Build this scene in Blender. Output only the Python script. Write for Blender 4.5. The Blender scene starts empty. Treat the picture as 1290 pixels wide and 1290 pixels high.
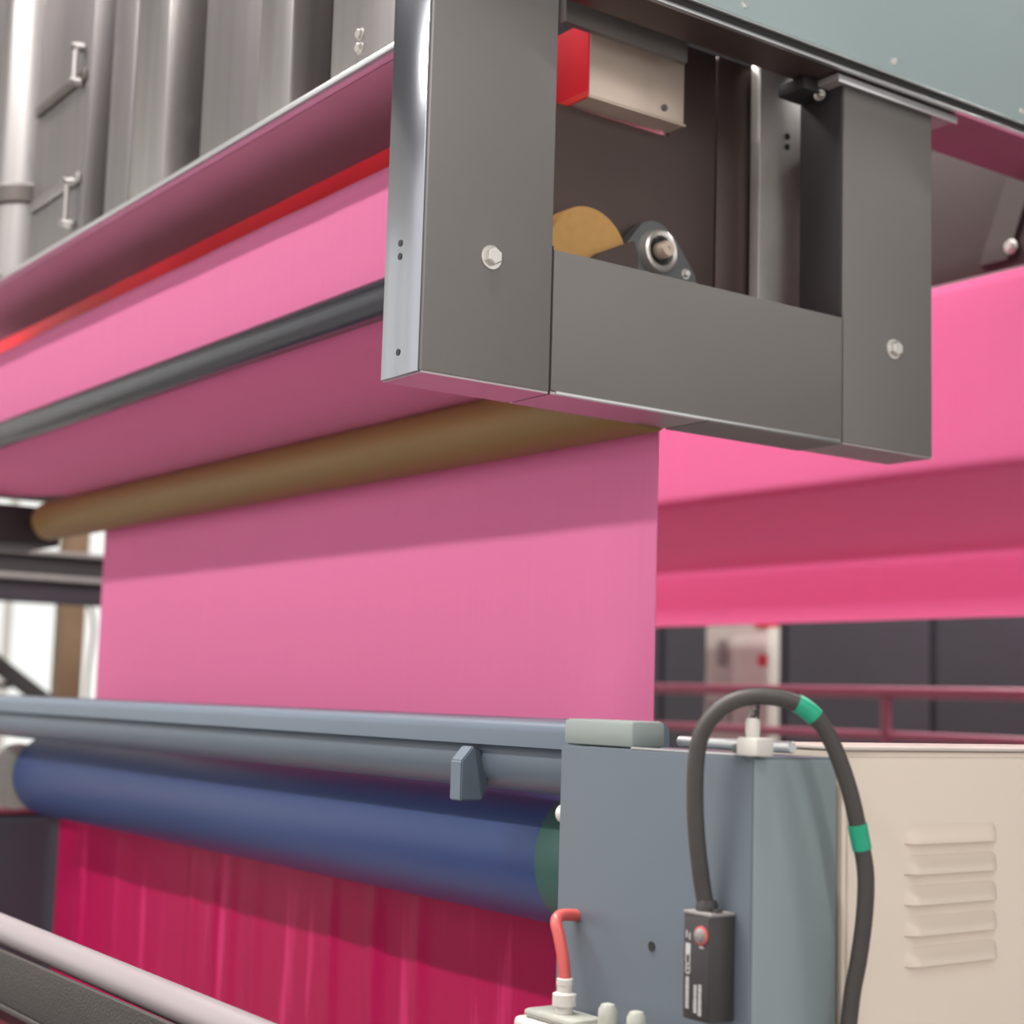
import bpy, bmesh, math, random
from mathutils import Vector, Matrix

random.seed(7)
scene = bpy.context.scene
col = scene.collection

# ------------------------------------------------------------------ camera
cam_d = bpy.data.cameras.new('camera')
cam = bpy.data.objects.new('camera', cam_d)
col.objects.link(cam)
RIGHT = Vector((0.58787, 0.808435, 0.029004))
UP = Vector((0.07805, -0.092368, 0.992661))
FWD = Vector((-0.805181, 0.581292, 0.117399))
m = Matrix.Identity(4)
for i in range(3):
    m[i][0] = RIGHT[i]; m[i][1] = UP[i]; m[i][2] = -FWD[i]
m.translation = Vector((0, 0, 1.5))
cam.matrix_world = m
cam_d.sensor_width = 36.0
cam_d.lens = 36.0 * 2007.4 / 1290.0
cam_d.clip_start = 0.05
cam_d.dof.use_dof = True
cam_d.dof.focus_distance = 2.25
cam_d.dof.aperture_fstop = 3.2
scene.camera = cam

# ------------------------------------------------------------------ world and lamps
world = bpy.data.worlds.new('hall_daylight')
scene.world = world
world.use_nodes = True
wb = world.node_tree.nodes['Background']
wb.inputs['Color'].default_value = (1.0, 0.985, 0.965, 1)
wb.inputs['Strength'].default_value = 1.2

scene.view_settings.view_transform = 'Standard'
scene.view_settings.look = 'None'
scene.view_settings.exposure = 0.0
scene.view_settings.gamma = 1.0
scene.view_settings.use_curve_mapping = False

LAMPS = [(-3.3, -2.7, 5.2, 370.0), (-3.8, 5.7, 5.2, 420.0), (3.0, 0.6, 5.2, 140.0), (-3.3, 0.7, 5.2, 340.0)]   # x, y, z, watts; all but the front lamp are added unseen for fill

# ------------------------------------------------------------------ materials
def lin(c):
    r = []
    for v in c[:3]:
        v /= 255.0
        r.append(v / 12.92 if v <= 0.04045 else ((v + 0.055) / 1.055) ** 2.4)
    return (*r, 1.0)

def mat(name, rgb, rough=0.5, metal=0.0, var=0.06, scale=(8, 8, 8), bump=0.0, bscale=None, coat=0.0, spec=0.5, emit=None):
    mt = bpy.data.materials.new(name); mt.use_nodes = True
    nt = mt.node_tree; N = nt.nodes; L = nt.links
    b = N['Principled BSDF']
    b.inputs['Roughness'].default_value = rough
    b.inputs['Metallic'].default_value = metal
    b.inputs['Specular IOR Level'].default_value = spec
    if coat: b.inputs['Coat Weight'].default_value = coat
    tc = N.new('ShaderNodeTexCoord'); mp = N.new('ShaderNodeMapping')
    mp.inputs['Scale'].default_value = scale
    L.new(tc.outputs['Object'], mp.inputs['Vector'])
    no = N.new('ShaderNodeTexNoise'); no.inputs['Scale'].default_value = 1.0; no.inputs['Detail'].default_value = 3.0
    L.new(mp.outputs['Vector'], no.inputs['Vector'])
    mx = N.new('ShaderNodeMixRGB'); mx.blend_type = 'MIX'
    c = lin(rgb)
    mx.inputs['Color1'].default_value = (*[max(0, v * (1 - var * 2)) for v in c[:3]], 1)
    mx.inputs['Color2'].default_value = (*[min(1, v * (1 + var * 2)) for v in c[:3]], 1)
    L.new(no.outputs['Fac'], mx.inputs['Fac'])
    L.new(mx.outputs['Color'], b.inputs['Base Color'])
    if bump:
        n2 = N.new('ShaderNodeTexNoise'); n2.inputs['Scale'].default_value = 1.0; n2.inputs['Detail'].default_value = 2.0
        m2 = N.new('ShaderNodeMapping'); m2.inputs['Scale'].default_value = bscale or scale
        L.new(tc.outputs['Object'], m2.inputs['Vector']); L.new(m2.outputs['Vector'], n2.inputs['Vector'])
        bp = N.new('ShaderNodeBump'); bp.inputs['Strength'].default_value = bump; bp.inputs['Distance'].default_value = 0.01
        L.new(n2.outputs['Fac'], bp.inputs['Height']); L.new(bp.outputs['Normal'], b.inputs['Normal'])
    if emit:
        b.inputs['Emission Color'].default_value = (*emit[0], 1); b.inputs['Emission Strength'].default_value = emit[1]
    return mt

def fabric(name, rgb, trans=0.3, sheen=0.15, var=0.04, xs=220.0, bump=0.15, rough=0.85, sheen_streak=None):
    mt = bpy.data.materials.new(name); mt.use_nodes = True
    nt = mt.node_tree; N = nt.nodes; L = nt.links
    b = N['Principled BSDF']; out = N['Material Output']
    b.inputs['Roughness'].default_value = rough
    b.inputs['Specular IOR Level'].default_value = 0.25
    b.inputs['Sheen Weight'].default_value = sheen
    tc = N.new('ShaderNodeTexCoord'); mp = N.new('ShaderNodeMapping')
    mp.inputs['Scale'].default_value = (xs, 1.5, 1.5)
    L.new(tc.outputs['Object'], mp.inputs['Vector'])
    no = N.new('ShaderNodeTexNoise'); no.inputs['Scale'].default_value = 1.0; no.inputs['Detail'].default_value = 2.0
    L.new(mp.outputs['Vector'], no.inputs['Vector'])
    mx = N.new('ShaderNodeMixRGB'); c = lin(rgb)
    mx.inputs['Color1'].default_value = (*[v * (1 - var * 2) for v in c[:3]], 1)
    mx.inputs['Color2'].default_value = (*[min(1, v * (1 + var * 2)) for v in c[:3]], 1)
    L.new(no.outputs['Fac'], mx.inputs['Fac'])
    colour = mx.outputs['Color']
    if sheen_streak:
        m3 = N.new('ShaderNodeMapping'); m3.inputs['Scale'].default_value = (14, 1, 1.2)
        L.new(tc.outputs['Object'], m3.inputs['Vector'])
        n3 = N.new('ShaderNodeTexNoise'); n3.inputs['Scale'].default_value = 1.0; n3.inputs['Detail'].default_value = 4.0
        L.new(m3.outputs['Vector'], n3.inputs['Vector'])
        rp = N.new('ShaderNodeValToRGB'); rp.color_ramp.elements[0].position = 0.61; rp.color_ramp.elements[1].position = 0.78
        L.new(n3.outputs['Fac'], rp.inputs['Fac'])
        m4 = N.new('ShaderNodeMixRGB'); m4.inputs['Color2'].default_value = lin(sheen_streak)
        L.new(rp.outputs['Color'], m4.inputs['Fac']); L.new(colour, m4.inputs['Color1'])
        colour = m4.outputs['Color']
    L.new(colour, b.inputs['Base Color'])
    bp = N.new('ShaderNodeBump'); bp.inputs['Strength'].default_value = bump; bp.inputs['Distance'].default_value = 0.002
    L.new(no.outputs['Fac'], bp.inputs['Height']); L.new(bp.outputs['Normal'], b.inputs['Normal'])
    gm = N.new('ShaderNodeGamma'); gm.inputs['Gamma'].default_value = 0.5      # two skins of cloth: each passes the root of the colour
    L.new(colour, gm.inputs['Color'])
    tr = N.new('ShaderNodeBsdfTranslucent'); L.new(gm.outputs['Color'], tr.inputs['Color'])
    ms = N.new('ShaderNodeMixShader'); ms.inputs['Fac'].default_value = trans
    L.new(b.outputs[0], ms.inputs[1]); L.new(tr.outputs[0], ms.inputs[2]); L.new(ms.outputs[0], out.inputs['Surface'])
    return mt

M = {}
M['frame'] = mat('frame_grey_paint', (116, 112, 109), 0.5, 0.0, 0.03, (5, 5, 5), 0.03, (400, 400, 400))
M['frame_edge'] = mat('frame_bare_edge_steel', (176, 178, 186), 0.2, 0.95, 0.03, (40, 40, 3))
M['under'] = mat('polished_bottom_plate', (178, 166, 168), 0.32, 0.8, 0.04)
M['dark_gap'] = mat('dark_gasket', (38, 36, 36), 0.6)
M['bolt'] = mat('zinc_bolt', (222, 218, 212), 0.28, 0.7, 0.05, (200, 200, 200))
M['teal'] = mat('cover_teal_grey_paint', (162, 179, 179), 0.45, 0.0, 0.04, (2, 2, 2))
M['silver'] = mat('aluminium_trim', (205, 205, 205), 0.3, 0.8)
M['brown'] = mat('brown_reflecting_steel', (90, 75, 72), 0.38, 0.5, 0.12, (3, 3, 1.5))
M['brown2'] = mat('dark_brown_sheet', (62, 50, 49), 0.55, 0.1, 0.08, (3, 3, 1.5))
M['fascia'] = mat('fascia_grey_brown', (112, 104, 100), 0.5, 0.2)
M['beige_steel'] = mat('warm_galvanised_steel', (222, 202, 186), 0.36, 0.45, 0.08, (12, 12, 12))
M['red'] = mat('red_channel_face', (245, 14, 46), 0.4, 0.0, 0.05)
M['red_lip'] = mat('red_channel_lip', (240, 60, 55), 0.4)
M['gold'] = mat('ochre_roller_cover', (206, 158, 92), 0.7, 0.0, 0.05, (4, 60, 60))
M['gold2'] = mat('olive_cork_roller_cover', (132, 101, 54), 0.55, 0.0, 0.06, (3, 40, 40))
M['darkroll'] = mat('charcoal_roller', (68, 68, 74), 0.2, 0.4, 0.03)
M['cast'] = mat('cast_bearing_grey', (105, 108, 108), 0.45, 0.4, 0.08, (40, 40, 40))
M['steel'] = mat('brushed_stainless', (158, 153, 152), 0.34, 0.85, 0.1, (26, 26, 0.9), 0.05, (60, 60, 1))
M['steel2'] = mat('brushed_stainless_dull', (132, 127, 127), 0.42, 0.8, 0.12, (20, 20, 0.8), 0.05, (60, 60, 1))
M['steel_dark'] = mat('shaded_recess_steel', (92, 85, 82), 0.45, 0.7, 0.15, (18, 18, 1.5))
M['stripsteel'] = mat('pale_galvanised_strip', (206, 200, 196), 0.3, 0.45, 0.25, (8, 8, 5))
M['pink'] = fabric('pink_woven_fabric', (240, 134, 182), 0.28, var=0.02)
M['pink_lit'] = fabric('lit_pink_woven_fabric', (252, 134, 188), 0.40, var=0.015)  # brighter copy of the pink cloth, its stronger light put into the colour
M['magenta'] = fabric('wet_magenta_fabric', (192, 8, 86), 0.15, 0.05, 0.04, 90.0, 0.3, 0.42, (246, 70, 140))  # pale streak colour paints the sheen along the folds of the wet cloth
M['blue'] = mat('blue_rubber_roller', (52, 70, 118), 0.42, 0.0, 0.06, (0.8, 6, 6), spec=0.4)
M['greenrim'] = mat('green_roller_rim', (52, 92, 84), 0.5)
M['bluegrey'] = mat('blue_grey_enamel', (98, 109, 121), 0.4, 0.0, 0.03, (3, 3, 3))
M['boxgrey'] = mat('slate_enamel', (90, 98, 107), 0.42, 0.0, 0.03, (3, 3, 3))
M['boxside_lit'] = mat('slate_enamel_lit_side', (130, 143, 145), 0.4, 0.05, 0.05, (6, 6, 1.2))  # lighter copy of the slate enamel, side light put into the colour
M['blockgrey'] = mat('grey_green_enamel', (138, 146, 142), 0.4)
M['cream'] = mat('cream_cabinet_paint', (216, 201, 186), 0.5, 0.0, 0.025, (2, 2, 2))
M['cream_top'] = mat('cream_cabinet_top', (200, 188, 180), 0.45)
M['black'] = mat('black_plastic', (58, 54, 54), 0.5, 0.0, 0.08, (30, 30, 30))
M['cable'] = mat('black_cable_sheath', (66, 61, 58), 0.5, 0.0, 0.08, (60, 60, 60))
M['green_tape'] = mat('green_tape', (26, 158, 122), 0.4, 0.0, 0.06, (80, 80, 80))
M['print'] = mat('pale_print', (190, 186, 184), 0.6)
M['white'] = mat('white_plastic', (208, 202, 195), 0.4, 0.0, 0.03)
M['clear'] = mat('milky_plastic', (172, 172, 162), 0.25, 0.0, 0.08, (80, 80, 80))
M['redtube'] = mat('red_pneumatic_tube', (200, 88, 84), 0.35, 0.0, 0.04)
M['whitebar'] = mat('pale_steel_tube', (156, 146, 148), 0.4, 0.2, 0.04, (3, 30, 30))
M['mesh'] = mat('dark_mesh_tray', (62, 56, 54), 0.6, 0.2, 0.2, (3, 200, 200), 0.3, (250, 250, 250))
M['darkred'] = fabric('dark_red_fabric_roll', (96, 10, 28), 0.05)
M['darkmachine'] = mat('dark_machine_paint', (52, 46, 54), 0.6, 0.0, 0.1, (2, 2, 2))
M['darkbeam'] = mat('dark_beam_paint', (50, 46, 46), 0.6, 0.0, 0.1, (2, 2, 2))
M['beam_edge'] = mat('grey_beam_edge', (136, 130, 128), 0.5)
M['ochrepost'] = mat('brown_steel_column', (122, 96, 72), 0.6, 0.0, 0.15, (3, 3, 6))
M['wallwhite'] = mat('white_plaster', (236, 234, 228), 0.85, 0.0, 0.02, (0.6, 0.6, 0.6))
M['floor'] = mat('grey_concrete', (150, 148, 146), 0.6, 0.0, 0.08, (1.2, 1.2, 1.2))
M['ceil'] = mat('dark_roof_sheet', (66, 65, 68), 0.8, 0.0, 0.05)
M['farhouse'] = mat('dark_slate_housing', (74, 82, 92), 0.5, 0.0, 0.06, (4, 4, 4))
M['cablab'] = mat('pale_switch_cabinet', (188, 183, 174), 0.5, 0.0, 0.08, (20, 20, 20))
M['redsign'] = mat('red_mark', (206, 40, 58), 0.5)
M['rail'] = mat('rose_handrail', (150, 88, 106), 0.4, 0.1)
fg = bpy.data.materials.new('frosted_glass'); fg.use_nodes = True
_n = fg.node_tree.nodes; _l = fg.node_tree.links
_t = _n.new('ShaderNodeBsdfTranslucent'); _t.inputs['Color'].default_value = (0.95, 0.96, 0.95, 1)
_g = _n.new('ShaderNodeBsdfTransparent'); _g.inputs['Color'].default_value = (0.95, 0.96, 0.95, 1)
_m = _n.new('ShaderNodeMixShader'); _m.inputs['Fac'].default_value = 0.4
_l.new(_t.outputs[0], _m.inputs[1]); _l.new(_g.outputs[0], _m.inputs[2]); _l.new(_m.outputs[0], _n['Material Output'].inputs['Surface'])
M['frosted'] = fg
M['lampglow'] = mat('lamp_diffuser', (255, 255, 255), 0.5, emit=((1.0, 0.97, 0.93), 6.0))

# ------------------------------------------------------------------ builders
WORLD = {}     # object -> world origin

def W(o): return WORLD.get(o, Vector((0, 0, 0)))

def tag(o, label=None, cat=None, group=None, kind=None):
    if label: o['label'] = label
    if cat: o['category'] = cat
    if group: o['group'] = group
    if kind: o['kind'] = kind
    return o

def empty(name, loc, label, cat, group=None):
    o = bpy.data.objects.new(name, None); col.objects.link(o)
    o.location = loc; o.empty_display_size = 0.1
    WORLD[o] = Vector(loc)
    return tag(o, label, cat, group)

def finish(name, bm, mt, parent=None, smooth=True, angle=35, origin=None):
    bmesh.ops.recalc_face_normals(bm, faces=bm.faces)
    if origin is None:
        xs = [v.co.x for v in bm.verts]; ys = [v.co.y for v in bm.verts]; zs = [v.co.z for v in bm.verts]
        origin = Vector(((min(xs) + max(xs)) / 2, (min(ys) + max(ys)) / 2, min(zs)))
    bmesh.ops.translate(bm, verts=bm.verts, vec=-origin)
    if smooth:
        for f in bm.faces: f.smooth = True
        for e in bm.edges:
            if len(e.link_faces) == 2 and e.calc_face_angle(0) > math.radians(angle): e.smooth = False
    me = bpy.data.meshes.new(name); bm.to_mesh(me); bm.free()
    me.materials.append(M[mt])
    o = bpy.data.objects.new(name, me); col.objects.link(o)
    WORLD[o] = origin
    if parent is not None:
        o.parent = parent; o.location = origin - W(parent)
    else:
        o.location = origin
    return o

def put(o, parent, origin):
    """copy of a part at another world origin"""
    c = o.copy(); col.objects.link(c); c.parent = parent
    c.location = origin - W(parent); WORLD[c] = origin
    return c

def bm_box(bm, x0, x1, y0, y1, z0, z1, bev=0.0, seg=2):
    vs = bmesh.ops.create_cube(bm, size=1.0)['verts']
    for v in vs:
        v.co = Vector((x0 + (v.co.x + 0.5) * (x1 - x0), y0 + (v.co.y + 0.5) * (y1 - y0), z0 + (v.co.z + 0.5) * (z1 - z0)))
    if bev:
        es = list({e for v in vs for e in v.link_edges})
        bmesh.ops.bevel(bm, geom=es, offset=bev, segments=seg, affect='EDGES', profile=0.5)

def box(name, x0, x1, y0, y1, z0, z1, mt, parent=None, bev=0.002, seg=2):
    bm = bmesh.new(); bm_box(bm, min(x0, x1), max(x0, x1), min(y0, y1), max(y0, y1), min(z0, z1), max(z0, z1), bev, seg)
    return finish(name, bm, mt, parent)

def bm_lathe(bm, prof, c, axis, n=32):
    """prof: list of (t along the axis, radius) turned about axis through c"""
    a = Vector(axis).normalized()
    u = a.orthogonal().normalized(); v = a.cross(u)
    rings = []
    for t, r in prof:
        if r <= 1e-6:
            rings.append([bm.verts.new(Vector(c) + a * t)])
        else:
            rings.append([bm.verts.new(Vector(c) + a * t + (u * math.cos(2 * math.pi * k / n) + v * math.sin(2 * math.pi * k / n)) * r) for k in range(n)])
    for A, B in zip(rings, rings[1:]):
        for k in range(n):
            k2 = (k + 1) % n
            if len(A) == 1 and len(B) == 1: continue
            if len(A) == 1: bm.faces.new((A[0], B[k], B[k2]))
            elif len(B) == 1: bm.faces.new((A[k], A[k2], B[0]))
            else: bm.faces.new((A[k], A[k2], B[k2], B[k]))
    for Rr in (rings[0], rings[-1]):
        if len(Rr) > 2: bm.faces.new(Rr)

def lathe(name, prof, c, axis, mt, parent=None, n=32, angle=35):
    bm = bmesh.new(); bm_lathe(bm, prof, c, axis, n)
    return finish(name, bm, mt, parent, angle=angle)

def rod(name, p0, p1, r, mt, parent=None, n=24, bev=0.1):
    p0, p1 = Vector(p0), Vector(p1); d = p1 - p0; L = d.length; b = min(r * bev, L * .2)
    return lathe(name, [(0, r - b), (b, r), (L - b, r), (L, r - b)], p0, d, mt, parent, n)

def prism(name, poly, axis, a, b, mt, parent=None, bev=0.0):
    """poly in the two other axes (in x,y,z order), extruded from a to b along axis ('x','y','z')"""
    bm = bmesh.new()
    def P(u, v, t): return {'x': (t, u, v), 'y': (u, t, v), 'z': (u, v, t)}[axis]
    A = [bm.verts.new(P(u, v, a)) for u, v in poly]; B = [bm.verts.new(P(u, v, b)) for u, v in poly]
    bm.faces.new(A); bm.faces.new(B)
    for k in range(len(poly)):
        k2 = (k + 1) % len(poly); bm.faces.new((A[k], A[k2], B[k2], B[k]))
    if bev: bmesh.ops.bevel(bm, geom=bm.edges[:], offset=bev, segments=2, affect='EDGES')
    return finish(name, bm, mt, parent)

def catmull(pts, sub=8):
    P = [Vector(p) for p in pts]; P = [P[0] * 2 - P[1]] + P + [P[-1] * 2 - P[-2]]; out = []
    for i in range(1, len(P) - 2):
        for s in range(sub):
            t = s / sub; a, b, c, d = P[i - 1:i + 3]
            out.append(0.5 * ((2 * b) + (c - a) * t + (2 * a - 5 * b + 4 * c - d) * t * t + (3 * b - a - 3 * c + d) * t ** 3))
    out.append(P[-2]); return out

def tube(name, pts, r, mt, parent=None, n=12, caps=True):
    bm = bmesh.new(); rings = []
    up = None
    for i, p in enumerate(pts):
        t = (pts[min(i + 1, len(pts) - 1)] - pts[max(i - 1, 0)]).normalized()
        if up is None: up = t.orthogonal().normalized()
        up = (up - t * up.dot(t)).normalized(); w = t.cross(up)
        rings.append([bm.verts.new(p + (up * math.cos(2 * math.pi * k / n) + w * math.sin(2 * math.pi * k / n)) * r) for k in range(n)])
    for A, B in zip(rings, rings[1:]):
        for k in range(n):
            bm.faces.new((A[k], A[(k + 1) % n], B[(k + 1) % n], B[k]))
    if caps: bm.faces.new(rings[0]); bm.faces.new(rings[-1])
    return finish(name, bm, mt, parent)

def arc(cy, cz, r, a0, a1, n=8):
    return [(cy + r * math.cos(math.radians(a0 + (a1 - a0) * k / n)), cz + r * math.sin(math.radians(a0 + (a1 - a0) * k / n))) for k in range(n + 1)]

def sheet(name, prof, x0, x1, mt, parent=None, nx=60, thick=0.0016, ripple=0.0, taper=0.0, rfun=None, edge=None, ledge=None):
    """fabric web: profile (y,z) swept along x, with real thickness"""
    # resample
    P = [Vector((0, y, z)) for y, z in prof]
    Q = [P[0]]
    for a, b in zip(P, P[1:]):
        k = max(1, int((b - a).length / 0.05))
        for s in range(1, k + 1): Q.append(a.lerp(b, s / k))
    bm = bmesh.new(); G = []
    nrm = []
    for i in range(len(Q)):
        t = Q[min(i + 1, len(Q) - 1)] - Q[max(0, i - 1)]; nrm.append(Vector((0, -t.z, t.y)).normalized())
    for side in (0, 1):
        rows = []
        for i, q in enumerate(Q):
            row = []
            xb = edge(q.y, q.z) if edge else x1
            xa = ledge(q.y, q.z) if ledge else x0
            for k in range(nx + 1):
                x = xa + (xb - xa) * k / nx
                off = (side - 0.5) * thick
                if rfun: off += rfun(x, q.z)
                elif ripple: off += ripple * (math.sin(x * 11 + q.z * 2) * 0.6 + math.sin(x * 23.7 + 1.3) * 0.4)
                row.append(bm.verts.new((x, q.y + nrm[i].y * off, q.z + nrm[i].z * off)))
            rows.append(row)
        G.append(rows)
    n, mX = len(Q), nx
    for rows in G:
        for i in range(n - 1):
            for k in range(mX): bm.faces.new((rows[i][k], rows[i][k + 1], rows[i + 1][k + 1], rows[i + 1][k]))
    a, b = G
    for i in range(n - 1):
        for k in (0, mX): bm.faces.new((a[i][k], a[i + 1][k], b[i + 1][k], b[i][k]))
    for k in range(mX):
        for i in (0, n - 1): bm.faces.new((a[i][k], a[i][k + 1], b[i][k + 1], b[i][k]))
    return finish(name, bm, mt, parent, angle=60)

def hexbolt(parent, c, axis, r, name='bolt'):
    """hexagon head on a round washer"""
    bm = bmesh.new()
    a = Vector(axis)
    bm_lathe(bm, [(0, r * 1.35), (r * 0.18, r * 1.35), (r * 0.2, r * 1.2)], c, a, 20)
    u = Vector((0, 0, 1)) if abs(a.z) < 0.5 else Vector((1, 0, 0)); w = a.cross(u)
    rings = []
    for t, rr in ((r * 0.2, r), (r * 0.85, r), (r * 1.0, r * 0.84)):
        rings.append([bm.verts.new(Vector(c) + a * t + (u * math.cos(k * math.pi / 3) + w * math.sin(k * math.pi / 3)) * rr) for k in range(6)])
    for A, B in zip(rings, rings[1:]):
        for k in range(6): bm.faces.new((A[k], A[(k + 1) % 6], B[(k + 1) % 6], B[k]))
    bm.faces.new(rings[-1]); bm.faces.new(rings[0])
    return finish(name, bm, 'bolt', parent)

# ------------------------------------------------------------------ the hall
def struct(o): o['kind'] = 'structure'; return o
struct(box('floor', -10, 6, -7, 10, -0.1, 0, 'floor', bev=0))
WIN = [(-6.4, -3.9), (-3.5, -1.0), (2.1, 4.6), (5.0, 7.5)]      # window openings in the left wall (y ranges)
bm = bmesh.new()
bm_box(bm, -10.15, -10, -7, 10.15, 0, 0.9); bm_box(bm, -10.15, -10, -7, 10.15, 4.3, 5.8)
ys = [-7] + [v for w in WIN for v in w] + [10.15]
for a, b in zip(ys[0::2], ys[1::2]): bm_box(bm, -10.15, -10, a, b, 0.9, 4.3)
struct(finish('wall_left', bm, 'wallwhite'))
for k, (a, b) in enumerate(WIN):
    bm = bmesh.new()
    for (p, q, r, t) in ((a, b, 0.9, 0.96), (a, b, 4.24, 4.3), (a, a + 0.06, 0.96, 4.24), (b - 0.06, b, 0.96, 4.24)): bm_box(bm, -10.11, -10.04, p, q, r, t)
    w = struct(finish('window_%d' % (k + 1), bm, 'white'))
    box('mullion', -10.1, -10.05, (a + b) / 2 - 0.02, (a + b) / 2 + 0.02, 0.96, 4.24, 'white', w, 0)
    for (p, q) in ((a + 0.06, (a + b) / 2 - 0.02), ((a + b) / 2 + 0.02, b - 0.06)):
        box('pane', -10.08, -10.075, p, q, 0.96, 4.24, 'frosted', w, 0)
struct(box('wall_back', -10, 6, 10, 10.15, 0, 5.8, 'wallwhite', bev=0))
struct(box('ceiling', -10.15, 6, -7, 10.15, 5.8, 5.95, 'ceil', bev=0))

for i, (x, y, z, watts) in enumerate(LAMPS):
    t = empty('ceiling_lamp', (x, y, z), ['long white ceiling lamp above the front of the pink fabric', 'added unseen ceiling lamp that backlights the rear fabric loop', 'added unseen ceiling lamp that brightens the aisle side of the machine', 'added unseen ceiling lamp that brightens the rear fabric from above'][i], 'lamp', 'linear ceiling lamps')
    box('lamp_body', x - 2.6, x + 2.6, y - 0.14, y + 0.14, z + 0.03, z + 0.12, 'white', t, 0.01)
    box('diffuser', x - 2.55, x + 2.55, y - 0.11, y + 0.11, z + 0.012, z + 0.03, 'white', t, 0.004)
    for s in (-1.8, 1.8): rod('hanger', (x + s, y, z + 0.12), (x + s, y, 5.8), 0.006, 'white', t, 8)
    ld = bpy.data.lights.new('lamp_light', 'AREA'); ld.shape = 'RECTANGLE'; ld.size = 5.0; ld.size_y = 0.2
    ld.energy = watts; ld.color = (1.0, 0.97, 0.94)
    lo = bpy.data.objects.new('lamp_light', ld); col.objects.link(lo); lo.parent = t; lo.location = (0, 0, 0)

# ------------------------------------------------------------------ near side frame of the upper machine
XF, XI = -1.885, -1.99       # outer and inner faces
Y0, Y1, Y2, Y3 = 1.193, 1.424, 2.066, 2.305
ZB, ZT = 1.96, 2.622
fr = empty('side_frame', (-1.93, 1.75, ZB), 'grey painted steel side frame with two posts and a lower crossbeam', 'machine frame')
def post(ya, yb, edge):
    p = box('post', XI, XF, ya + 0.001, yb - 0.001, ZB + 0.003, ZT, 'frame', fr, 0.0025)
    box('bottom_plate', XI + 0.001, XF - 0.002, ya + 0.002, yb - 0.002, ZB, ZB + 0.0035, 'under', p, 0.0)
    return p
p1 = post(Y0, Y1, True)
# bare steel strip on the post's face towards the fabric, with small holes
strip = box('edge_strip', XI + 0.001, XF - 0.006, Y0 - 0.003, Y0 + 0.0015, ZB + 0.002, ZT, 'frame_edge', p1, 0.001)
for (hx, hz) in ((-1.947, 2.161), (-1.947, 2.141), (-1.942, 1.997)):
    lathe('screw_hole', [(0, 0.0052), (0.0012, 0.0052), (0.0013, 0.0)], (hx, Y0 - 0.0029, hz), (0, -1, 0), 'dark_gap', p1, 14)
p2 = post(Y2, Y3, False)
hexbolt(p1, (XF, 1.309, 2.149), (1, 0, 0), 0.0135)
hexbolt(p2, (XF, 2.197, 2.148), (1, 0, 0), 0.0135)
# crossbeam: folded sheet with a return at top and bottom
bm = bmesh.new()
bm_box(bm, XF - 0.004, XF - 0.0005, Y1 + 0.003, Y2 - 0.002, ZB + 0.006, 2.184, 0.001)
bm_box(bm, XF - 0.03, XF - 0.0045, Y1 + 0.003, Y2 - 0.002, 2.181, 2.184, 0.0008)
beam = finish('crossbeam', bm, 'frame', fr)
box('bottom_plate', XI, XF - 0.001, Y1 + 0.002, 1.745, ZB, ZB + 0.0045, 'under', beam, 0.0)
box('bottom_plate', XI, XF - 0.001, 1.75, Y2 - 0.002, ZB - 0.001, ZB + 0.0045, 'frame', beam, 0.0)
box('edge_trim', XF - 0.006, XF + 0.001, Y1 + 0.012, Y2 - 0.006, ZB + 0.001, ZB + 0.0065, 'silver', beam, 0.001)
box('seam', XF - 0.02, XF - 0.003, Y1 - 0.0012, Y1 + 0.0032, ZB + 0.004, 2.19, 'dark_gap', beam, 0.0)
box('seam', XF - 0.02, XF - 0.004, Y2 - 0.0026, Y2 + 0.0012, ZB + 0.004, 2.19, 'dark_gap', beam, 0.0)
# small dark bolted bracket at the top of the second post and the ledge above it
box('shade_plate', -1.9885, -1.889, Y2 - 0.004, Y2 + 0.0005, 2.19, ZT - 0.003, 'darkbeam', p2, 0.001)  # dark sheet added over the post's inner face to paint its shade
lb = box('top_bracket', -1.985, -1.92, 2.0, 2.062, 2.598, 2.622, 'dark_gap', fr, 0.003)
hexbolt(lb, (-1.925, 2.045, 2.598), (0.6, -0.3, -0.74), 0.008)
lg = box('top_ledge', -1.99, -1.872, 2.035, 2.36, 2.609, 2.621, 'beam_edge', fr, 0.002)
box('ledge_lip', -1.872, -1.8695, 2.035, 2.36, 2.604, 2.6165, 'silver', lg, 0.0008)

# ------------------------------------------------------------------ teal cover above
cv = empty('cover_panel', (-1.95, 2.4, 2.622), 'teal-grey sheet metal cover along the top right with silver trim', 'machine cover')
box('panel', -1.872, -1.86, 1.15, 3.0, 2.648, 3.3, 'teal', cv, 0.001)
box('lower_trim', -1.868, -1.858, 1.15, 3.0, 2.6225, 2.6285, 'silver', cv, 0.001)
box('dark_channel', -1.95, -1.8655, 1.15, 3.0, 2.6285, 2.6475, 'dark_gap', cv, 0.0)
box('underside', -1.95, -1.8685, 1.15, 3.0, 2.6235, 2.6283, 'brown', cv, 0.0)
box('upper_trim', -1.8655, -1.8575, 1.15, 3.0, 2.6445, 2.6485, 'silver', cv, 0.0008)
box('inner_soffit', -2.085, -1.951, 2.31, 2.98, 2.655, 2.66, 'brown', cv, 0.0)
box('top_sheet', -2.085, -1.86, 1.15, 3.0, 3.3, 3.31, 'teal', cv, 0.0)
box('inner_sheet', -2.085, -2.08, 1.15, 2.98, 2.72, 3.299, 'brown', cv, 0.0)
for k in range(5):
    lathe('rivet', [(0, 0.0068), (0.003, 0.006), (0.005, 0.0)], (-1.86, 1.418 + 0.375 * k, 2.672), (1, 0, 0), 'bolt', cv, 14)
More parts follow.
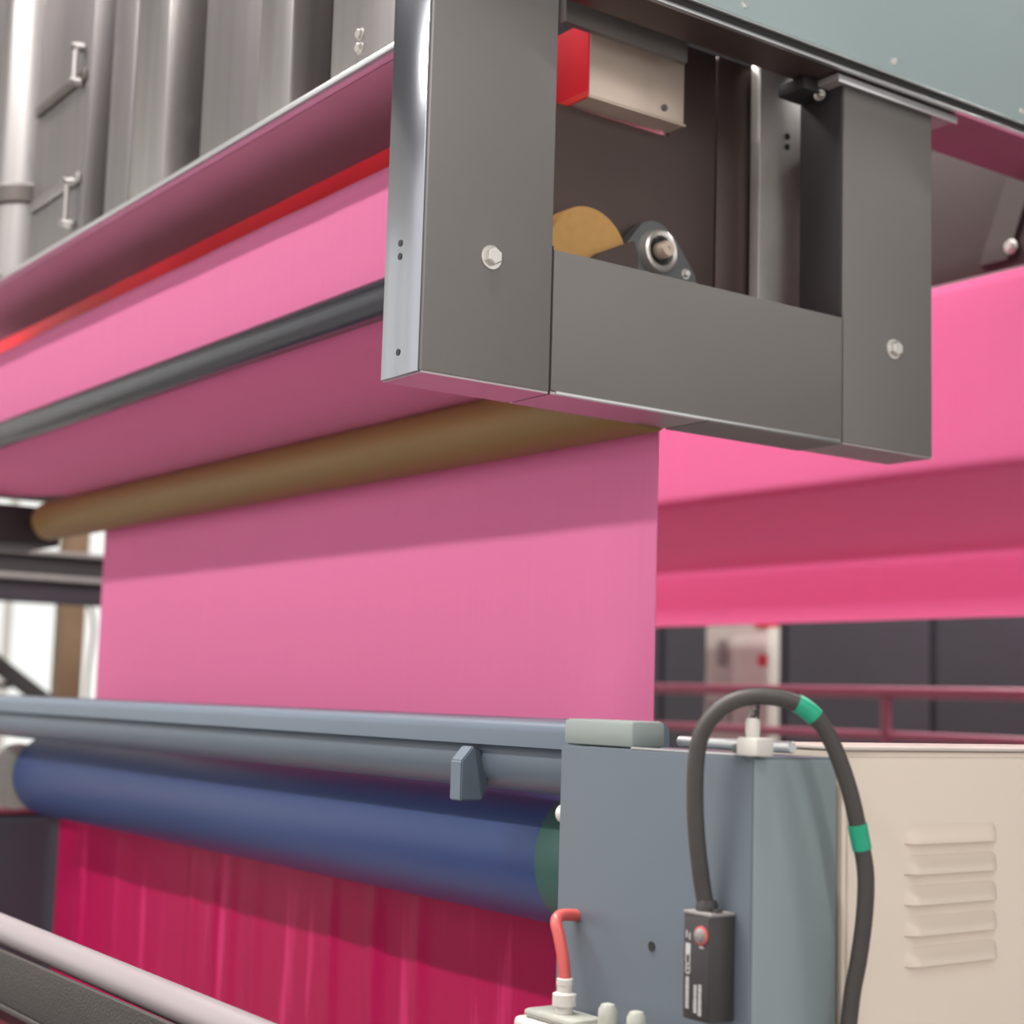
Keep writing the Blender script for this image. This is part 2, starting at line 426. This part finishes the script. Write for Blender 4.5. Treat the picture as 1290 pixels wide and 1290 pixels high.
# ------------------------------------------------------------------ inside the frame opening
ip = empty('inner_side_plate', (-2.1, 1.9, 2.19), 'dark brown inner side plate seen through the frame opening', 'machine plate')
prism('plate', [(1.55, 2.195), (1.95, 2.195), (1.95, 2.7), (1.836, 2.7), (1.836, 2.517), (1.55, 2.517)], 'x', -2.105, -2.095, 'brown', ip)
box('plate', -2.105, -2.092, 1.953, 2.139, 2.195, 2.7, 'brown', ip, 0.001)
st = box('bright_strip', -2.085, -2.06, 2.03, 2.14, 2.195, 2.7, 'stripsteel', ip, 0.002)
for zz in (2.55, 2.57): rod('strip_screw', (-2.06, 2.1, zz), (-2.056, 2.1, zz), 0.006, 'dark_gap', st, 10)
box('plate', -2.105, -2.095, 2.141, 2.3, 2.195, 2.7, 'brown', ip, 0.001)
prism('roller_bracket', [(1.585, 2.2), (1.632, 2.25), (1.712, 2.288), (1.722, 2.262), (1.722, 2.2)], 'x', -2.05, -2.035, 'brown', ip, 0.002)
fs = box('fascia', -2.01, -1.995, 1.52, 1.79, 2.612, 2.7, 'fascia', ip, 0.002)

bx = empty('channel_bar', (-3.3, 1.72, 2.522), 'beige steel channel bar with a red face inside the frame opening', 'channel bar')
box('body', -5.6, -2.05, 1.6165, 1.832, 2.522, 2.66, 'beige_steel', bx, 0.002)
box('red_face', -5.6, -2.051, 1.6135, 1.6165, 2.534, 2.66, 'red', bx, 0.0)
box('red_lip', -5.6, -2.051, 1.612, 1.6165, 2.522, 2.534, 'red_lip', bx, 0.001)
box('bottom_lip', -2.0502, -2.046, 1.614, 1.834, 2.521, 2.5255, 'beige_steel', bx, 0.001)
rod('stud', (-2.05, 1.785, 2.545), (-2.046, 1.785, 2.545), 0.006, 'cast', bx, 12)

gr = empty('ochre_roller', (-3.3, 1.63, 2.165), 'ochre covered roller whose round end shows inside the frame opening', 'roller')
lathe('roller_body', [(0, 0.083), (0.003, 0.085), (2.44, 0.085), (2.443, 0.083)], (-4.5, 1.63, 2.25), (1, 0, 0), 'gold', gr, 48)
rod('shaft', (-4.8, 1.63, 2.25), (-4.5, 1.63, 2.25), 0.02, 'cast', gr)

bg = empty('flange_bearing', (-2.07, 1.788, 2.2), 'cast grey flange bearing with a bright shaft end beside the ochre roller', 'bearing')
pl = []
for (cy, cz, r, a0, a1) in ((1.788, 2.293, 0.052, 40, 140), (1.722, 2.245, 0.03, 140, 270), (1.858, 2.245, 0.03, 270, 400)):
    pl += arc(cy, cz, r, a0, a1, 8)
prism('housing', pl, 'x', -2.094, -2.068, 'cast', bg, 0.003)
lathe('ring', [(0, 0.04), (0.016, 0.037), (0.018, 0.033), (0.016, 0.027), (0.004, 0.026)], (-2.068, 1.788, 2.288), (1, 0, 0), 'bolt', bg, 32)
lathe('race', [(0, 0.026), (0.006, 0.025), (0.006, 0.018), (0.01, 0.018)], (-2.068, 1.788, 2.288), (1, 0, 0), 'dark_gap', bg, 28)
sh = lathe('shaft_end', [(0, 0.015), (0.026, 0.015), (0.029, 0.013), (0.029, 0.004), (0.026, 0.003)], (-2.062, 1.788, 2.288), (1, 0, 0), 'beige_steel', bg, 24)
for yy, zz in ((1.722, 2.262), (1.858, 2.262)): hexbolt(bg, (-2.068, yy, zz), (1, 0, 0), 0.007)

# ------------------------------------------------------------------ pink fabric web, guide bar and gold roller
YC = 1.777
XR, XL = -2.04, -4.52
prof = [(2.2, 2.42), (1.62, 2.455)]
prof += arc(1.43, 2.41, 0.03, 75, 180, 8)
prof += [(1.40, 2.18)]
prof += arc(1.36, 2.169, 0.038, 12, -52, 5)[1:3] + [(1.41, 2.148)]
prof += arc(1.717, 2.01, 0.0612, 104, 0, 12)
prof += [(YC + 0.001, 1.44), (YC, 1.36)]
def web_edge(y, z): return -2.112 if z > 2.2 else (XR if y > 1.6 else -2.112 + (XR + 2.112) * max(0, (y - 1.42) / 0.18))
def web_left(y, z): return XL if (z < 2.05 or y > 1.72) else -5.05 + (XL + 5.05) * max(0.0, min(1.0, (y - 1.6) / 0.12)) if z < 2.3 else -5.05
web = sheet('pink_fabric', prof, XL, XR, 'pink', ripple=0.0008, nx=80, edge=web_edge, ledge=web_left)
tag(web, 'pink fabric web running down from the guide bar and hanging to the lower machine', 'fabric')

gb = empty('guide_bar', (-3.3, 1.36, 2.13), 'shiny charcoal guide bar in front of the pink fabric', 'guide bar')
lathe('bar', [(0, 0.032), (0.002, 0.034), (2.84, 0.034), (2.842, 0.032)], (-4.87, 1.36, 2.169), (1, 0, 0), 'darkroll', gb, 32)
rod('bar_journal', (-2.028, 1.36, 2.169), (-1.992, 1.36, 2.169), 0.014, 'cast', gb)

g2 = empty('gold_roller', (-3.4, 1.717, 1.95), 'dull gold roller below the frame that the hanging pink fabric turns over', 'roller')
lathe('roller_body', [(0, 0.05), (0.01, 0.06), (2.83, 0.06), (2.835, 0.056)], (-4.83, 1.717, 2.01), (1, 0, 0), 'gold2', g2, 40)
rod('journal', (-4.95, 1.717, 2.01), (-4.83, 1.717, 2.01), 0.02, 'cast', g2)

# ------------------------------------------------------------------ stainless enclosure at upper left
en = empty('steel_enclosure', (-3.3, 1.3, 2.505), 'brushed stainless steel enclosure wall with vertical ribs above the pink fabric', 'machine enclosure')
ZE, ZH = 2.516, 3.36
def pan(name, xa, xb, ya, mt, bev=0.004): return box(name, xa + 0.001, xb - 0.001, ya, 1.36, ZE, ZH, mt, en, bev)
pan('panel', -2.296, -2.09, 1.25, 'steel')
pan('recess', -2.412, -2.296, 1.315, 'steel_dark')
pan('rib', -2.542, -2.412, 1.235, 'steel', 0.008)
pan('panel', -2.811, -2.542, 1.25, 'steel2')
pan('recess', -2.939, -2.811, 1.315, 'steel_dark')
pan('rib', -3.12, -2.939, 1.23, 'steel', 0.012)
pan('panel', -3.167, -3.12, 1.26, 'steel2')
pan('rib', -3.31, -3.167, 1.25, 'steel2', 0.012)
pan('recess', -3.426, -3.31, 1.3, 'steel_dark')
pp = pan('panel', -3.778, -3.426, 1.25, 'steel2')
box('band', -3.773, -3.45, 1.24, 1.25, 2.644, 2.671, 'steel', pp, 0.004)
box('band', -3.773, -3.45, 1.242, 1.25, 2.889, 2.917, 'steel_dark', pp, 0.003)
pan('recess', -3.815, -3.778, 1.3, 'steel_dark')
lathe('duct', [(0, 0.1), (ZH - ZE, 0.1)], (-3.954, 1.31, ZE), (0, 0, 1), 'steel', en, 32)
lathe('duct_collar', [(0, 0.104), (0.005, 0.11), (0.045, 0.11), (0.05, 0.104)], (-3.954, 1.31, 2.70), (0, 0, 1), 'steel_dark', en, 32)
pan('panel', -4.85, -4.074, 1.26, 'steel2')
lip = box('bottom_lip', -4.85, -2.0, 1.226, 1.252, 2.504, 2.515, 'silver', en, 0.003)
box('soffit', -4.85, -2.06, 1.252, 1.462, 2.5045, 2.5115, 'under', en, 0.0)
def latch(x, za, zb, y):
    bm = bmesh.new()
    bm_lathe(bm, [(0, 0.006), (zb - za, 0.006)], (x, y - 0.018, za), (0, 0, 1), 10)
    for zz in (za, zb):
        bm_lathe(bm, [(0, 0.011), (0.012, 0.011), (0.02, 0.008), (0.03, 0.008)], (x, y, zz), (0, -1, 0), 12)
    return finish('latch', bm, 'steel', en)
latch(-2.862, 2.551, 2.653, 1.312); latch(-3.477, 2.551, 2.65, 1.246); latch(-3.477, 2.889, 2.972, 1.246)
for zz in (2.556, 2.58, 2.657, 2.68, 2.77): hexbolt(en, (-2.195 + 0.01 * (zz > 2.6), 1.25, zz), (0, -1, 0), 0.008)

# ------------------------------------------------------------------ rear fabric loop on the right
prof = [(4.04, 2.53)] + arc(3.04, 2.485, 0.04, 80, 180, 6) + [(3.0, 2.09)] + arc(3.035, 2.09, 0.035, 180, 255, 6)  # unseen top run lengthened to shade the sloping band below it
prof += [(3.66, 1.965), (3.695, 1.95), (3.702, 1.93)] + arc(3.76, 1.835, 0.06, 180, 266, 10) + [(4.3, 1.82)]
loop = sheet('rear_fabric', prof, -5.4, -1.98, 'pink_lit', ripple=0.0006, nx=60)
tag(loop, 'bright pink fabric folded in bands behind the frame at right', 'fabric')
rb = empty('rear_bulkhead', (-3.4, 3.08, 2.54), 'dark brown steel panel above the rear pink fabric beside the second post', 'machine panel')
box('sheet', -4.85, -1.98, 3.07, 3.08, 2.545, 3.25, 'brown2', rb, 0.002)
prism('brace', [(-2.36, 2.56), (-2.28, 2.56), (-2.1, 3.0), (-2.1, 3.2)], 'y', 3.055, 3.07, 'brown2', rb, 0.001)
hexbolt(rb, (-2.268, 3.055, 2.588), (0, -1, 0), 0.013)

# ------------------------------------------------------------------ far side frame
ff = empty('far_side_frame', (-4.92, 1.75, 1.93), 'dark end bracket of the far side frame at the left end of the gold roller', 'machine frame')
box('bearing_block', -5.2, -4.9, 1.54, 1.78, 1.94, 2.06, 'darkbeam', ff, 0.008)
box('end_post', -5.2, -5.1, 1.193, 1.49, 1.96, 2.622, 'frame', ff, 0.003)
box('end_beam', -5.2, -5.19, 1.49, 2.066, 2.11, 2.3, 'frame', ff, 0.002)

# ------------------------------------------------------------------ lower machine: rollers
XBL, XBR, YB, ZBX = -1.675, -1.32, 1.30, 1.444
bar = empty('squeeze_beam', (-3.2, 1.44, 1.36), 'blue-grey enamelled beam spanning the lower machine above the blue roller', 'machine beam')
lathe('tube', [(0, 0.048), (3.04, 0.048)], (-4.72, 1.445, 1.413), (1, 0, 0), 'bluegrey', bar, 40)
pr = [(1.382, 1.434)] + arc(1.399, 1.455, 0.017, 180, 100, 6) + arc(1.48, 1.461, 0.014, 85, 0, 6) + [(1.495, 1.434)]
prism('top_cover', pr, 'x', -4.72, -1.68, 'bluegrey', bar)
prism('gusset', [(1.36, 1.408), (1.36, 1.349), (1.40, 1.349), (1.412, 1.372), (1.395, 1.425), (1.38, 1.43)], 'x', -2.024, -1.994, 'bluegrey', bar, 0.002)

br_ = empty('blue_roller', (-3.2, 1.58, 1.155), 'glossy blue rubber roller above the magenta fabric', 'roller')
lathe('roller_body', [(0, 0.108), (0.003, 0.11), (2.35, 0.11)], (-4.31, 1.585, 1.262), (1, 0, 0), 'blue', br_, 56)
lathe('rim', [(0, 0.11), (0.27, 0.109), (0.275, 0.1)], (-1.96, 1.585, 1.262), (1, 0, 0), 'greenrim', br_, 56)
lathe('end_disc', [(0, 0.085), (0.02, 0.09), (0.035, 0.085)], (-4.36, 1.50, 1.255), (1, 0, 0), 'clear', br_, 32)
rod('shaft', (-4.57, 1.585, 1.262), (-4.31, 1.585, 1.262), 0.04, 'cast', br_)

def fold(x, z):
    d = 0.0
    for cx, w, a in ((-3.62, 0.03, 0.010), (-3.5, 0.02, 0.012), (-3.42, 0.018, 0.009), (-3.3, 0.03, 0.007), (-2.95, 0.02, 0.008), (-2.78, 0.025, 0.011), (-2.62, 0.02, 0.007), (-4.1, 0.05, 0.008), (-4.35, 0.03, 0.008)):
        d += a * math.exp(-((x - cx - 0.02 * (1.1 - z)) / w) ** 2)
    k = min(1.0, max(0.0, (1.16 - z) / 0.08))
    return -d * k + 0.002 * math.sin(x * 9)
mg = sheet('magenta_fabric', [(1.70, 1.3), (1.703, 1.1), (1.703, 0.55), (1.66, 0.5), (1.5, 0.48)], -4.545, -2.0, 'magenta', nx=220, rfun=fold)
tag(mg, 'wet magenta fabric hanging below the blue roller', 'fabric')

# ------------------------------------------------------------------ lower machine: near housing
hs = empty('end_housing', (-1.5, 1.37, 0), 'slate grey end housing of the lower machine beside the cream cabinet', 'machine housing')
box('body', XBL, XBR, YB, 1.44, 0, ZBX, 'boxgrey', hs, 0.0025)
box('lit_side_panel', XBR - 0.002, XBR + 0.0015, YB + 0.003, 1.437, 0.02, ZBX - 0.003, 'boxside_lit', hs, 0.001)
box('rear_body', XBL, -1.5, 1.4405, 2.0, 0, 1.40, 'boxgrey', hs, 0.003)
box('top_block', -1.676, -1.536, YB + 0.004, 1.36, ZBX + 0.001, 1.479, 'blockgrey', hs, 0.006)
box('top_edge', -1.535, XBR, YB + 0.001, YB + 0.006, ZBX, ZBX + 0.003, 'silver', hs, 0.0008)
rod('top_pipe', (-1.52, 1.37, 1.455), (-1.325, 1.37, 1.455), 0.007, 'silver', hs, 16)
lathe('screw_hole', [(0, 0.006), (0.0012, 0.006), (0.0013, 0)], (-1.487, YB + 0.0002, 1.211), (0, -1, 0), 'dark_gap', hs, 14)
lathe('side_stud', [(0, 0.012), (0.01, 0.012), (0.016, 0.007), (0.016, 0)], (XBL + 0.001, 1.312, 1.354), (-1, 0, 0), 'white', hs, 16)

# ------------------------------------------------------------------ cream cabinet with louvres
cb = empty('cream_cabinet', (-1.5, 2.0, 0), 'cream painted control cabinet with five louvres at lower right', 'cabinet')
XC = -1.313
box('body', -1.48, XC - 0.004, 1.446, 2.6, 0, 1.452, 'cream', cb, 0.003)
box('door', XC - 0.004, XC, 1.452, 2.55, 0.05, 1.445, 'cream', cb, 0.002)
box('top_sheet', -1.49, XC + 0.001, 1.443, 2.6, 1.4525, 1.457, 'cream_top', cb, 0.0015)
def louvre_mesh(yc, w, zc, h, d):
    bm = bmesh.new(); ny, nz = 22, 12; G = []
    for j in range(nz + 1):
        v = j / nz                                # 0 bottom edge, 1 top
        row = []
        for i in range(ny + 1):
            u = i / ny
            e = min(u, 1 - u) * 2
            side = min(1.0, e / 0.16); side = side * side * (3 - 2 * side)
            rise = 1.0 if v < 0.06 else max(0.0, 1 - (v - 0.06) / 0.94)
            rise = rise * rise * (3 - 2 * rise)
            x = XC - 0.0008 + d * side * rise if v > 0 else XC - 0.0008
            row.append(bm.verts.new((x, yc + (u - 0.5) * w, zc + (v if v > 0 else 0.055) * h)))
        G.append(row)
    for j in range(nz):
        for i in range(ny): bm.faces.new((G[j][i], G[j][i + 1], G[j + 1][i + 1], G[j + 1][i]))
    return bm
lv = None
for k in range(5):
    z = 1.338 - 0.0365 * k
    if lv is None:
        lv = finish('louvre', louvre_mesh(1.64, 0.18, z, 0.030, 0.011), 'cream', cb, angle=40); base = W(lv)
    else:
        put(lv, cb, base + Vector((0, 0, -0.0365 * k)))

# ------------------------------------------------------------------ control box with cable
ct = empty('control_box', (-1.366, 1.28, 1.148), 'small black switch box with pale print and a round knob on the housing', 'switch box')
box('case', -1.389, -1.344, 1.262, 1.2995, 1.148, 1.266, 'black', ct, 0.002)
box('lid', -1.39, -1.343, 1.261, 1.2995, 1.2645, 1.268, 'beam_edge', ct, 0.001)
box('front_plate', -1.387, -1.346, 1.2608, 1.2622, 1.150, 1.263, 'black', ct, 0.0006)
kn = lathe('knob', [(0, 0.0085), (0.003, 0.0085), (0.004, 0.007), (0.006, 0.0065), (0.007, 0.005), (0.007, 0)], (-1.3575, 1.2608, 1.243), (0, -1, 0), 'beam_edge', ct, 20)
lathe('knob_ring', [(0.0, 0.0105), (0.002, 0.0105), (0.0025, 0.009)], (-1.3575, 1.2608, 1.243), (0, -1, 0), 'redtube', kn, 20)
# blurred, unreadable print: three upright lines of small marks and a framed emblem
bm = bmesh.new(); rr = random.Random(3)
for (x, z0, z1, w) in ((-1.380, 1.160, 1.194, 0.0062), (-1.3668, 1.157, 1.186, 0.0055), (-1.3592, 1.155, 1.189, 0.0055)):
    z = z0
    while z < z1:
        h = rr.uniform(0.0014, 0.0026); ww = w * rr.uniform(0.75, 1.0)
        bm_box(bm, x - ww / 2, x + ww / 2, 1.2604, 1.2607, z, z + h); z += h + 0.0007
for (x0, x1, z0, z1) in ((-1.3835, -1.3755, 1.198, 1.2), (-1.3835, -1.3755, 1.208, 1.21), (-1.3835, -1.3755, 1.219, 1.232), (-1.3835, -1.382, 1.198, 1.22), (-1.377, -1.3755, 1.198, 1.22), (-1.3805, -1.3785, 1.203, 1.206), (-1.383, -1.381, 1.238, 1.246), (-1.378, -1.376, 1.236, 1.244), (-1.361, -1.354, 1.229, 1.231)):
    bm_box(bm, x0, x1, 1.2604, 1.2607, z0, z1)
finish('lettering', bm, 'print', ct)
lathe('cable_gland', [(0, 0.013), (0.006, 0.013), (0.012, 0.0105)], (-1.371, 1.281, 1.268), (0, 0, 1), 'black', ct, 16)
rod('lid_screw', (-1.352, 1.279, 1.268), (-1.352, 1.279, 1.272), 0.006, 'black', ct, 12)

cp = [(-1.373, 1.282, 1.269), (-1.374, 1.275, 1.301), (-1.373, 1.266, 1.346), (-1.371, 1.26, 1.391), (-1.367, 1.257, 1.436), (-1.361, 1.259, 1.468), (-1.349, 1.27, 1.493), (-1.334, 1.288, 1.508), (-1.319, 1.31, 1.513), (-1.302, 1.335, 1.51), (-1.29, 1.355, 1.5), (-1.28, 1.374, 1.479), (-1.273, 1.391, 1.445), (-1.268, 1.407, 1.401), (-1.266, 1.419, 1.356), (-1.265, 1.428, 1.315), (-1.269, 1.431, 1.27), (-1.277, 1.431, 1.22), (-1.285, 1.429, 1.179), (-1.291, 1.428, 1.134), (-1.298, 1.428, 1.089), (-1.302, 1.428, 0.9)]
cps = catmull(cp, 6)
ca = empty('cable', (-1.33, 1.35, 0.9), 'thick black cable arching over the housing with two green tape bands', 'cable')
tube('sheath', cps, 0.0098, 'cable', ca, 14)
def nearest(zlo, zhi, ylo): return [p for p in cps if zlo <= p.z <= zhi and p.y > ylo]
tube('tape_band', cps[57:64], 0.0112, 'green_tape', ca, 16)
tube('tape_band', nearest(1.342, 1.372, 1.4), 0.0112, 'green_tape', ca, 16)

# white corner connector with braided leads on top of the housing
cn = empty('corner_connector', (-1.32, 1.304, 1.446), 'white cube connector with braided leads standing on top of the grey housing', 'connector')
box('cube', -1.337, -1.303, 1.29, 1.318, 1.4452, 1.466, 'white', cn, 0.003)
box('side_tab', -1.352, -1.338, 1.297, 1.31, 1.4475, 1.458, 'cast', cn, 0.003)
lathe('stem', [(0, 0.0075), (0.006, 0.0085), (0.018, 0.0085), (0.022, 0.007)], (-1.324, 1.304, 1.466), (0, 0, 1), 'white', cn, 16)
for dx, dy, tw in ((-0.006, 0.0, 0.0012), (-0.002, 0.003, -0.0008), (0.002, 0.0, 0.0014), (0.006, 0.002, 0.0002)):
    pts = [Vector((-1.324 + dx + 0.0018 * math.sin(k * 2.2 + dx * 900) + tw * k * .6, 1.304 + dy + 0.0015 * math.cos(k * 2.2), 1.487 + 0.002 * k)) for k in range(9)]
    tube('lead', pts, 0.0016, 'clear' if dx < 0 else 'black', cn, 6)

# ------------------------------------------------------------------ pneumatic valve with red tube
vl = empty('pneumatic_valve', (-1.57, 1.26, 1.05), 'off-white pneumatic valve with clear knobs at the bottom edge on the housing', 'valve')
box('valve_body', -1.675, -1.44, 1.232, 1.299, 1.05, 1.105, 'white', vl, 0.008, 3)
box('valve_cap', -1.66, -1.56, 1.238, 1.29, 1.105, 1.116, 'clear', vl, 0.005)
box('valve_cap', -1.555, -1.49, 1.24, 1.29, 1.105, 1.112, 'white', vl, 0.004)
for x in (-1.525, -1.472):
    lathe('clear_knob', [(0, 0.011), (0.02, 0.012), (0.03, 0.0115), (0.036, 0.008), (0.038, 0)], (x, 1.265, 1.104), (0, 0, 1), 'clear', vl, 18)
fi = lathe('fitting', [(0, 0.011), (0.012, 0.011), (0.012, 0.015), (0.026, 0.015), (0.028, 0.0095), (0.036, 0.0095), (0.037, 0.0105), (0.044, 0.0105), (0.045, 0.008)], (-1.604, 1.26, 1.114), (0, 0, 1), 'white', vl, 20)
tp = catmull([(-1.604, 1.26, 1.155), (-1.608, 1.26, 1.18), (-1.618, 1.26, 1.208), (-1.627, 1.262, 1.224), (-1.633, 1.275, 1.231), (-1.634, 1.305, 1.229)], 6)
rt = tube('red_air_tube', tp, 0.0078, 'redtube', None, 12)
tag(rt, 'translucent red air tube rising from the off-white valve', 'tube')

# ------------------------------------------------------------------ far housing, disc at the left
fh = empty('far_housing', (-4.75, 1.55, 0), 'dark slate far end housing beside the left edge of the magenta fabric', 'machine housing')
box('body', -4.95, -4.58, 1.25, 1.76, 0, 1.135, 'farhouse', fh, 0.03, 4)
box('top_rim', -4.93, -4.585, 1.27, 1.68, 1.1355, 1.15, 'rail', fh, 0.004)


# ------------------------------------------------------------------ pale tube, mesh tray and dark roll in the foreground
pt = empty('pale_tube', (-2.1, 0.95, 1.06), 'pale steel tube crossing the lower left corner in front of the magenta fabric', 'tube')
rod('tube_body', (-3.8, 0.95, 1.093), (-1.35, 0.95, 1.073), 0.024, 'whitebar', pt, 32)
tr = empty('mesh_tray', (-2.2, 0.93, 0.9), 'dark mesh tray apron below the pale tube in the lower left corner', 'tray')
box('apron', -3.8, -1.35, 0.912, 0.922, 0.985, 1.066, 'mesh', tr, 0.002)
box('bottom_fold', -3.8, -1.35, 0.905, 0.96, 0.978, 0.985, 'mesh', tr, 0.002)
dr = empty('dark_fabric_roll', (-2.4, 0.95, 0.75), 'dark red fabric roll below the mesh tray at the bottom left', 'fabric roll')
lathe('roll', [(0, 0.09), (0.01, 0.1), (2.4, 0.1), (2.41, 0.09)], (-3.8, 0.99, 0.868), (1, 0, 0), 'darkred', dr, 36)
rod('core', (-3.95, 0.99, 0.868), (-1.25, 0.99, 0.868), 0.025, 'cast', dr)

# ------------------------------------------------------------------ background at left: beam, column, stair
bb = empty('background_beam', (-7.05, 3.0, 1.87), 'dark steel beam with pale edges seen left of the hanging fabric', 'beam')
box('upper_web', -7.2, -7.0, 0.6, 4.6, 1.995, 2.085, 'darkbeam', bb, 0.004)
box('upper_flange', -7.24, -6.96, 0.6, 4.6, 2.085, 2.105, 'beam_edge', bb, 0.004)
box('lower_flange', -7.24, -6.96, 0.6, 4.6, 1.972, 1.995, 'beam_edge', bb, 0.004)
box('lower_web', -7.2, -7.0, 0.6, 4.6, 1.878, 1.972, 'darkmachine', bb, 0.004)
for k, y in enumerate((0.8, 4.4)): box('leg', -7.18, -7.05, y - 0.06, y + 0.06, 0, 1.878, 'darkbeam', bb, 0.004)
cl = empty('brown_column', (-8.0, 2.99, 0), 'brown steel column in front of the white wall at left', 'column')
box('shaft', -8.06, -7.94, 2.925, 3.045, 0.012, 4.0, 'ochrepost', cl, 0.004)
box('foot_plate', -8.15, -7.85, 2.84, 3.13, 0, 0.012, 'darkbeam', cl, 0.002)
sr = empty('stair_rail', (-8.4, 2.8, 0), 'dark sloping stair stringer in front of the white wall at far left', 'stair')
prism('stringer', [(2.2, 2.05), (3.2, 1.36), (3.2, 1.26), (2.2, 1.95)], 'x', -8.45, -8.4, 'darkbeam', sr, 0.003)
for k in range(6):
    y = 2.35 + 0.15 * k; z = 1.93 - 0.69 * (y - 2.2)
    box('tread', -8.9, -8.451, y - 0.1, y + 0.06, z - 0.03, z, 'darkbeam', sr, 0.003)
box('stair_post', -8.46, -8.39, 3.2, 3.27, 0, 1.4, 'darkbeam', sr, 0.003)
cb2 = tube('wall_cable', catmull([(-9.97, 3.62, 2.3), (-9.97, 3.8, 2.1), (-9.97, 3.88, 1.9), (-9.97, 3.86, 1.5), (-9.97, 3.87, 0.4)], 6), 0.012, 'ochrepost')
tag(cb2, 'thin cable running down the white wall beside the brown column', 'cable')

# ------------------------------------------------------------------ background at right: dark dryer, cabinet, handrail
dz = empty('dark_dryer', (-4.5, 7.4, 0), 'dark dryer body in the background under the rear pink fabric', 'machine')
box('body', -8.6, 1.0, 6.6, 8.6, 0.0, 3.2, 'darkmachine', dz, 0.01)
for k in range(9):
    x = -8.5 + 1.05 * k; box('door_panel', x, x + 1.0, 6.57, 6.599, 0.25, 3.1, 'darkmachine', dz, 0.008)
sc = empty('switch_cabinet', (-5.2, 5.1, 0), 'pale switch cabinet with red marks in the background at right', 'cabinet')
box('body', -5.385, -4.985, 5.0, 5.07, 0.0, 1.86, 'cablab', sc, 0.006)
box('door', -5.2, -4.995, 4.992, 4.9995, 1.6, 1.82, 'white', sc, 0.003)
box('gauge', -5.3, -5.24, 4.99, 4.9995, 1.68, 1.8, 'beam_edge', sc, 0.004)
box('red_mark', -5.04, -4.985, 4.989, 4.992, 1.68, 1.73, 'redsign', sc, 0.001)
box('red_cap', -5.06, -4.984, 4.985, 5.06, 1.85, 1.875, 'redsign', sc, 0.003)
for k in range(3): box('vent_slot', -5.36 + 0.06 * k, -5.33 + 0.06 * k, 4.996, 4.9998, 1.43, 1.53, 'beam_edge', sc, 0.001)
hr = empty('handrail', (-4.5, 4.6, 0), 'rose tinted tubular handrail in front of the dark dryer', 'handrail')
rod('top_rail', (-7.2, 4.6, 1.57), (-1.6, 4.6, 1.57), 0.022, 'rail', hr, 20)
rod('mid_rail', (-7.2, 4.6, 1.41), (-1.6, 4.6, 1.41), 0.018, 'rail', hr, 16)
for k in range(5):
    x = -6.75 + 1.4 * k * 0.99
    rod('stanchion', (x, 4.6, 0), (x, 4.6, 1.55), 0.02, 'rail', hr, 16)
